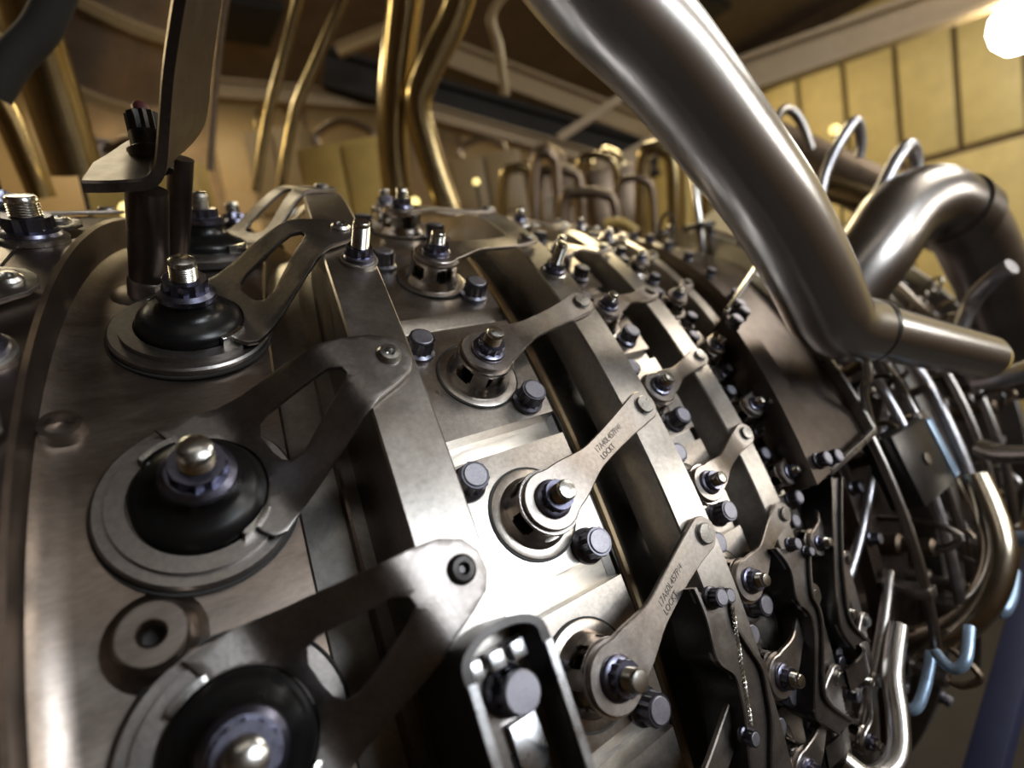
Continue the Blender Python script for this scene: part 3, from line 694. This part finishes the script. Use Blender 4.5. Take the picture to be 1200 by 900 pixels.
# ------------------------------------------------------------------ tubes, hoses and clutter (each a thing)
def tube_thing(name, pts, pxw, mat, label, cat='tube', group=None, n=12, sm=6):
    P_ = smooth_path([at(*p) for p in pts], sm); d = sum(p[2] for p in pts) / len(pts)
    bm = bmesh.new(); tube(bm, P_, pxw / 2 * d / FPX, n); o = finish(bm, name, mat); tag(o, label, cat, group); return o
G = 'fuel lines at the rear of the engine'
tube_thing('fuel_line', [(905, 172, 1.9), (910, 140, 1.95), (922, 128, 2.0), (938, 142, 2.02), (950, 175, 2.02)], 9, M_pipe2, 'thin arched fuel line just right of the large pipe, top of the three', group=G)
tube_thing('fuel_line', [(960, 232, 1.8), (968, 200, 1.83), (985, 165, 1.87), (1003, 142, 1.92), (1009, 165, 1.95), (1006, 185, 1.95)], 10, M_hose, 'arched silver fuel line in the middle of the three at the top right', group=G)
tube_thing('fuel_line', [(1022, 242, 1.75), (1036, 215, 1.78), (1052, 185, 1.82), (1066, 170, 1.87), (1073, 185, 1.9), (1072, 215, 1.9)], 12, M_hose, 'arched silver fuel line nearest the thick arching pipe', group=G)
tube_thing('hose', [(1125, 385, 1.75), (1140, 352, 1.75), (1165, 325, 1.7), (1186, 312, 1.68)], 14, M_hose, 'silver hose crossing in front of the arching pipe at the right', 'hose', G)
tube_thing('hose', [(1148, 447, 1.6), (1175, 443, 1.55), (1215, 430, 1.5)], 17, M_hose, 'bright hose leaving the frame just below the pipe end', 'hose', G)
tube_thing('hose', [(1150, 525, 1.7), (1175, 532, 1.66), (1215, 532, 1.6)], 16, M_pipe, 'short bright tube leaving the right edge at mid height', 'hose', G)
tube_thing('hose', [(1166, 618, 1.7), (1185, 630, 1.66), (1220, 630, 1.6)], 12, M_blue, 'pale blue tube leaving the right edge below mid height', 'hose', G)
tube_thing('curved_tube', [(1140, 560, 1.5), (1158, 600, 1.48), (1170, 645, 1.46), (1160, 690, 1.45), (1135, 725, 1.45), (1100, 745, 1.46), (1060, 755, 1.5)], 26, M_tan, 'thick gold-toned tube curving round the lower right', 'tube', G, 20)
tube_thing('looped_tube', [(1097, 765, 1.3), (1108, 778, 1.28), (1120, 784, 1.27), (1132, 772, 1.27), (1136, 735, 1.3)], 9, M_blue, 'pale blue U-shaped tube below the curved gold-toned tube', group=G)
tube_thing('looped_tube', [(1058, 825, 1.3), (1066, 832, 1.29), (1076, 826, 1.29), (1085, 800, 1.3), (1091, 765, 1.32)], 9, M_blue, 'lowest pale blue hooked tube at the lower right', group=G)
tube_thing('looped_tube', [(1160, 705, 1.6), (1172, 716, 1.58), (1182, 700, 1.6), (1186, 670, 1.65)], 12, M_blue, 'small pale blue hooked tube beside the outer curve of the gold-toned tube', group=G)
tube_thing('diagonal_tube', [(985, 890, 1.1), (1020, 912, 1.12), (1050, 890, 1.15), (1052, 840, 1.18), (1046, 790, 1.2), (1052, 735, 1.25)], 18, M_pipe, 'bright curved tube at the bottom edge right of the brackets', group=G, n=20)
tube_thing('thin_rod', [(1008, 860, 1.2), (1022, 800, 1.22), (1035, 730, 1.25), (1042, 670, 1.3)], 10, M_brkmid, 'thin straight rod slanting up beside the hooked brackets', 'rod', G)
tube_thing('thin_rod', [(985, 700, 1.2), (1005, 640, 1.25), (1022, 560, 1.3), (1040, 470, 1.4)], 9, M_hose, 'thin rod running up behind the box bracket', 'rod', G)
# flat steel member, lower right corner (navy)
bm = bmesh.new(); bar(bm, at(1140, 960, 2.0), at(1222, 660, 2.3), .07, .07, bev=.004); tag(finish(bm, 'frame_strut', M_navy), 'navy painted strut crossing the lower right corner', 'strut')
# circumferential manifolds and pipes over the rear casing
MAN = [(1042, 1.03, .009, -.45, .05), (1085, 1.03, .0105, -.55, .02), (1106, 1.03, .009, -.60, .05), (1135, 1.03, .015, -.50, .08), (1160, .98, .009, -.7, .3), (1180, .97, .011, -.7, .3)]
for i, (u, r, rad, a, b_) in enumerate(MAN):
    x = on_case(u, 560, r)[0]
    t = thing('manifold_tube', 'thin curved tube round the rear casing, %s from the box bracket' % ['first', 'second', 'third', 'fourth and brightest', 'fifth', 'sixth'][i], 'tube', None, 'manifold tubes round the rear casing')
    bm = bmesh.new(); tube(bm, [E(x, a + (b_ - a) * k / 40, r) for k in range(41)], rad, 12); finish(bm, 'tube', M_hose if i in (1, 3) else M_pipe2, t)
    for kk in (.2, .8):
        bm = bmesh.new(); th = a + (b_ - a) * kk; box(bm, -.016, .016, -.01, .01, -.06, .012, frame(x, th, r), bev=.002); finish(bm, 'clamp', M_brkmid, t)
jx, jt = on_case(1084, 538, 1.05)
t = thing('junction_box', 'dark rectangular box between the manifold tubes with one bright side', 'box', frame(jx, jt, 1.04))
bm = bmesh.new(); box(bm, -.085, .075, -.07, .07, -.05, .012, bev=.004); finish(bm, 'body', M_brk, t)
bm = bmesh.new(); box(bm, .077, .105, -.062, .062, -.03, .014, bev=.003); finish(bm, 'side_plate', M_blue, t)
bm = bmesh.new(); lathe(bm, [(.012, .011), (.012, .016), (0, .017)], 16); finish(bm, 'screw', M_pin, t)
# small fittings on the rear casing
rnd = random.Random(3)
for i in range(34):
    x = rnd.choice([1.2, 1.3, 1.55, 1.72, 1.88, 2.0, 2.2]) + rnd.uniform(-.03, .03); th = rnd.uniform(-.6, .8)
    s = rnd.uniform(.8, 1.2)
    t = thing('pipe_fitting', 'small steel pipe fitting on the dark rear casing among the tubes', 'fitting', frame(x, th, .93 if x < 1.4 else .865) , 'fittings on the rear casing')
    bm = bmesh.new(); lathe(bm, [(.02 * s, 0), (.02 * s, .03 * s), (.012 * s, .034 * s), (.011 * s, .06 * s), (.015 * s, .063 * s), (.015 * s, .08 * s), (.008 * s, .084 * s)], 12); finish(bm, 'body', rnd.choice([M_brkmid, M_pipe2, M_dull]), t)
    bm = bmesh.new(); y1 = rnd.uniform(.03, .08); tube(bm, smooth_path([(0, 0, .08 * s), (0, .0, .10 * s), (.01, y1 * .5, .12 * s), (.02, y1, .08), (.02, y1 * 1.1, .0)], 4), .006 * s, 7); finish(bm, 'pigtail', rnd.choice([M_pipe2, M_dull, M_brk]), t)

# ------------------------------------------------------------------ background pipework
GB = 'blurred pipes behind the engine'
tube_thing('upright_pipe', [(480, -40, 2.3), (470, 40, 2.3), (463, 110, 2.3), (461, 170, 2.3), (468, 245, 2.3)], 33, M_brass, 'thick gold-toned upright pipe behind the casing, left of the kinked one', 'pipe', GB, 24)
tube_thing('kinked_pipe', [(550, -40, 2.2), (530, 25, 2.2), (500, 85, 2.2), (490, 125, 2.2), (505, 185, 2.2), (528, 250, 2.2)], 29, M_brass, 'kinked gold-toned pipe beside the thick upright one', 'pipe', GB, 24)
tube_thing('thin_pipe', [(353, -15, 2.4), (330, 75, 2.4), (312, 145, 2.4), (300, 225, 2.4)], 9, M_brass, 'thin slanting pipe, leftmost of the pair above the plate arms', 'pipe', GB)
tube_thing('thin_pipe', [(408, -15, 2.5), (375, 60, 2.5), (345, 135, 2.5), (328, 225, 2.5)], 10, M_brass, 'thin slanting pipe, right one of the pair above the plate arms', 'pipe', GB)
tube_thing('thin_pipe', [(266, -15, 2.2), (256, 60, 2.2), (250, 130, 2.2), (246, 200, 2.2)], 7, M_dull, 'thin brown pipe right beside the folded plate', 'pipe', GB)
tube_thing('hanging_rod', [(600, -20, 3.2), (576, 18, 3.2), (584, 55, 3.2), (592, 112, 3.2)], 9, M_beam, 'bent tan rod hanging from the ceiling top centre', 'rod', GB)
tube_thing('polished_pipe', [(22, -40, 2.0), (40, 40, 2.0), (62, 110, 2.0), (92, 205, 2.0)], 40, M_brass, 'thick shiny gold-toned pipe with a white highlight at the upper left', 'pipe', GB, 24)
tube_thing('slanting_pipe', [(-15, 95, 2.3), (15, 150, 2.3), (50, 232, 2.3)], 20, M_brass, 'slanting gold-toned pipe at the left edge', 'pipe', GB, 16)
tube_thing('dark_hose', [(-10, 110, 1.7), (15, 70, 1.7), (50, 30, 1.7), (75, -30, 1.7)], 26, M_darkbeam, 'dark hose crossing the upper left corner', 'hose', GB, 16)
tube_thing('dark_pipe', [(885, 160, 2.9), (960, 195, 2.8), (1050, 240, 2.7), (1120, 270, 2.6)], 44, M_dull, 'dark brown pipe lying behind the arched fuel lines', 'pipe', GB, 20)
tube_thing('tan_pipe', [(920, 218, 2.4), (970, 222, 2.35), (1030, 240, 2.3)], 22, M_brass, 'tan pipe below the dark brown pipe at the right', 'pipe', GB, 16)
tube_thing('yellow_pipe', [(742, 291, 1.9), (768, 296, 1.9), (794, 301, 1.9)], 17, M_yel, 'short bright yellow pipe behind the casing bolts', 'pipe', GB, 14)
tube_thing('yellow_pipe', [(708, 262, 2.2), (728, 261, 2.2), (746, 272, 2.2)], 11, M_yel, 'bent yellow pipe left of the short bright one', 'pipe', GB)
tube_thing('yellow_rod', [(801, 185, 2.2), (802, 225, 2.2), (803, 264, 2.2)], 9, M_yel, 'upright yellow rod left of the large pipe', 'rod', GB)
t = thing('sensor', 'upright silver sensor with a black collar left of the large pipe', 'sensor', Matrix.Translation(at(823, 295, 1.9)))
for nm, z0, z1, rr_, mt in (('stem', 0, .08, .014, M_pipe2), ('collar', .075, .09, .05, M_brk), ('head', .09, .26, .013, M_pipe)):
    bm = bmesh.new(); lathe(bm, [(rr_, z0), (rr_, z1 - .005), (rr_ * .7, z1)], 18); finish(bm, nm, mt, t)
bm = bmesh.new(); bar(bm, at(838, 246, 2.4), at(872, 300, 2.4), .12, .02, up=-BACK); tag(finish(bm, 'yellow_plate', M_yel), 'yellow plate just left of the large pipe above the box bracket', 'plate')
tube_thing('casing_pipe', [(760, 300, 1.75), (820, 325, 1.7), (880, 362, 1.62), (930, 400, 1.55)], 34, M_dull, 'brown pipe lying along the rear casing toward the box bracket', 'pipe', GB, 18)
tube_thing('casing_pipe', [(820, 285, 2.1), (870, 305, 2.0), (930, 335, 1.95), (1000, 380, 1.9)], 40, M_duct, 'wide brown pipe behind the large pipe on the rear casing', 'pipe', GB, 18)
# steelwork
def beam(a, b_, wpx, hpx, mat, label, up=Vector((0, 0, 1))):
    A_ = at(*a); B_ = at(*b_); d = (a[2] + b_[2]) / 2
    t_ = thing('steel_beam', label, 'beam', Matrix.Translation(A_), 'steel beams of the hall')
    bm_ = bmesh.new(); w_ = wpx * d / FPX; h_ = hpx * d / FPX; D_ = B_ - A_
    dn = D_.normalized(); s_ = dn.cross(up).normalized(); q_ = s_.cross(dn)
    for off in (-h_ / 2, h_ / 2): bar(bm_, q_ * off, D_ + q_ * off, w_, h_ * .16, up)
    bar(bm_, (0, 0, 0), D_, w_ * .25, h_ * .9, up); finish(bm_, 'beam', mat, t_); return t_
beam((235, 104, 4.6), (455, 122, 4.9), 14, 15, M_beam, 'tan beam running left of the gold-toned pipes')
beam((455, 120, 4.6), (760, 205, 5.4), 14, 13, M_beam, 'tan beam slanting down right of the gold-toned pipes')
beam((380, 82, 4.8), (770, 190, 5.6), 20, 30, M_darkbeam, 'black deep beam above the slanting tan beam')
beam((515, 62, 4.9), (760, 155, 5.6), 16, 22, M_beam, 'tan upper beam above the black deep beam')
beam((628, 252, 3.6), (800, 150, 4.2), 14, 17, M_beam, 'tan diagonal brace rising toward the large pipe')
beam((655, 162, 4.2), (745, 103, 4.6), 6, 7, M_beam, 'thin diagonal brace above the thicker one')
beam((395, 60, 4.2), (470, 30, 4.2), 8, 10, M_beam, 'short tan brace left of the upright pipes')
beam((830, 105, 5.2), (1190, -22, 6.2), 20, 26, M_beam, 'long tan beam along the top of the yellow panelled wall')
beam((20, 95, 3.2), (205, 62, 3.6), 12, 18, M_beam, 'tan beam crossing the large duct at the upper left')
beam((60, 165, 3.0), (205, 190, 3.0), 10, 14, M_dull, 'brown beam behind the folded plate')
# machinery cabinets behind the engine
rnd = random.Random(11)
cab = [(405, 200, 3.0, 95, 60, M_yel, 'yellow-brown machine cabinet left of the upright pipes'), (570, 205, 3.5, 80, 46, M_beam, 'tan machine cabinet right of the kinked pipe'),
       (648, 228, 4.4, 60, 60, M_dull, 'brown machine cabinet under the diagonal brace'), (720, 222, 3.4, 55, 50, M_dull, 'brown machine cabinet below the large pipe'),
       (325, 185, 4.2, 60, 60, M_beam, 'tan machine cabinet behind the thin slanting pipes'), (150, 215, 2.8, 90, 50, M_yel, 'yellow cabinet behind the folded plate')]
for (u, v, d, wpx, hpx, mt, lab) in cab:
    P_ = at(u, v, d); w_ = wpx * d / FPX; h_ = hpx * d / FPX
    t = thing('machine_cabinet', lab, 'cabinet', Matrix.Translation(P_) @ Matrix.Rotation(R(-35), 4, 'Z'), 'machine cabinets behind the engine')
    zb = -2.2 - P_.z
    bm = bmesh.new(); box(bm, -w_ / 2, w_ / 2, 0, w_ * .7, zb, h_ / 2, bev=.01); finish(bm, 'body', mt, t)
    bm = bmesh.new(); box(bm, -w_ * .45, -w_ * .02, -.02, -.001, -h_ * .9, h_ * .4, bev=.004); finish(bm, 'door', mt, t)
    bm = bmesh.new(); box(bm, w_ * .02, w_ * .45, -.02, -.001, -h_ * .9, h_ * .4, bev=.004); finish(bm, 'door', mt, t)
    bm = bmesh.new(); tube(bm, smooth_path([(-w_ * .3, .1, h_ / 2), (-w_ * .3, .1, h_ * .8), (0, .1, h_ * .95), (w_ * .3, .1, h_ * .7), (w_ * .3, .1, h_ / 2)], 5), .02, 8); finish(bm, 'loop_pipe', rnd.choice([M_brass, M_dull]), t)
rnd = random.Random(23)
for i, (u, v, wd, ht, d, mt) in enumerate(((655, 215, 50, 45, 2.7, M_dull), (700, 200, 44, 50, 2.9, M_brass), (745, 225, 40, 44, 2.6, M_dull), (770, 195, 36, 60, 2.8, M_brass), (610, 215, 40, 50, 3.0, M_brass), (690, 235, 60, 26, 2.4, M_dull), (640, 205, 26, 70, 2.6, M_dull), (850, 215, 40, 60, 3.0, M_brass))):
    tube_thing('bent_pipe', [(u - wd / 2, v + ht * 2.2, d), (u - wd / 2, v, d), (u - wd * .2, v - ht * .35, d), (u + wd * .25, v - ht * .3, d), (u + wd / 2, v + 4, d), (u + wd / 2 + 4, v + ht * 2.2, d)], rnd.choice([8, 11, 14]), mt,
               'blurred bent pipe behind the horizon bolts, %s of eight from the left' % ['third', 'fifth', 'sixth', 'seventh', 'first', 'fourth', 'second', 'last'][i], 'pipe', 'bent pipes behind the casing')
# big exhaust duct upper left
t = thing('air_duct', 'large brown sheet metal duct with ribs at the upper left', 'duct', Matrix.Translation(at(128, 20, 3.4)))
q = (at(150, -120, 3.3) - at(110, 90, 3.5)).to_track_quat('Z', 'Y').to_matrix().to_4x4()
bm = bmesh.new(); lathe(bm, [(.30, -.25), (.30, 1.0)], 32); finish(bm, 'duct_body', M_duct, t, q)
for z in (-.25, .1, .45):
    bm = bmesh.new(); ring_lathe(bm, [(.30, z - .02), (.335, z - .02), (.335, z + .02), (.30, z + .02)], 32); finish(bm, 'duct_rib', M_beam, t, q)
# small glowing globes added in place of bright reflection highlights between the pipes
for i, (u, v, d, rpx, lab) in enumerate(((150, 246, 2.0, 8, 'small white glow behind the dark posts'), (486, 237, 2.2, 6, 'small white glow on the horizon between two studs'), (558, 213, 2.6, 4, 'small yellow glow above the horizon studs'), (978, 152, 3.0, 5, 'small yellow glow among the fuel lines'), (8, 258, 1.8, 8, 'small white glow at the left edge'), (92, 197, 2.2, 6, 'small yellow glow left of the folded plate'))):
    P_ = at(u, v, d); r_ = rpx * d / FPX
    t = thing('highlight_glow', lab, 'lamp', Matrix.Translation(P_), 'small added highlight glows')
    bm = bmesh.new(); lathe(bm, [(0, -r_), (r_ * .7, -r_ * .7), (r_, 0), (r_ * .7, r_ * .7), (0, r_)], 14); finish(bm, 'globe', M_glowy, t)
    bm = bmesh.new(); lathe(bm, [(.03, -2.2 - P_.z), (.006, -2.1 - P_.z), (.006, -r_ * .9)], 8); finish(bm, 'added_stand', M_darkbeam, t)  # stand added only to carry the highlight globe
delete(B1f, B2f, B3f, B1, B2, B3)
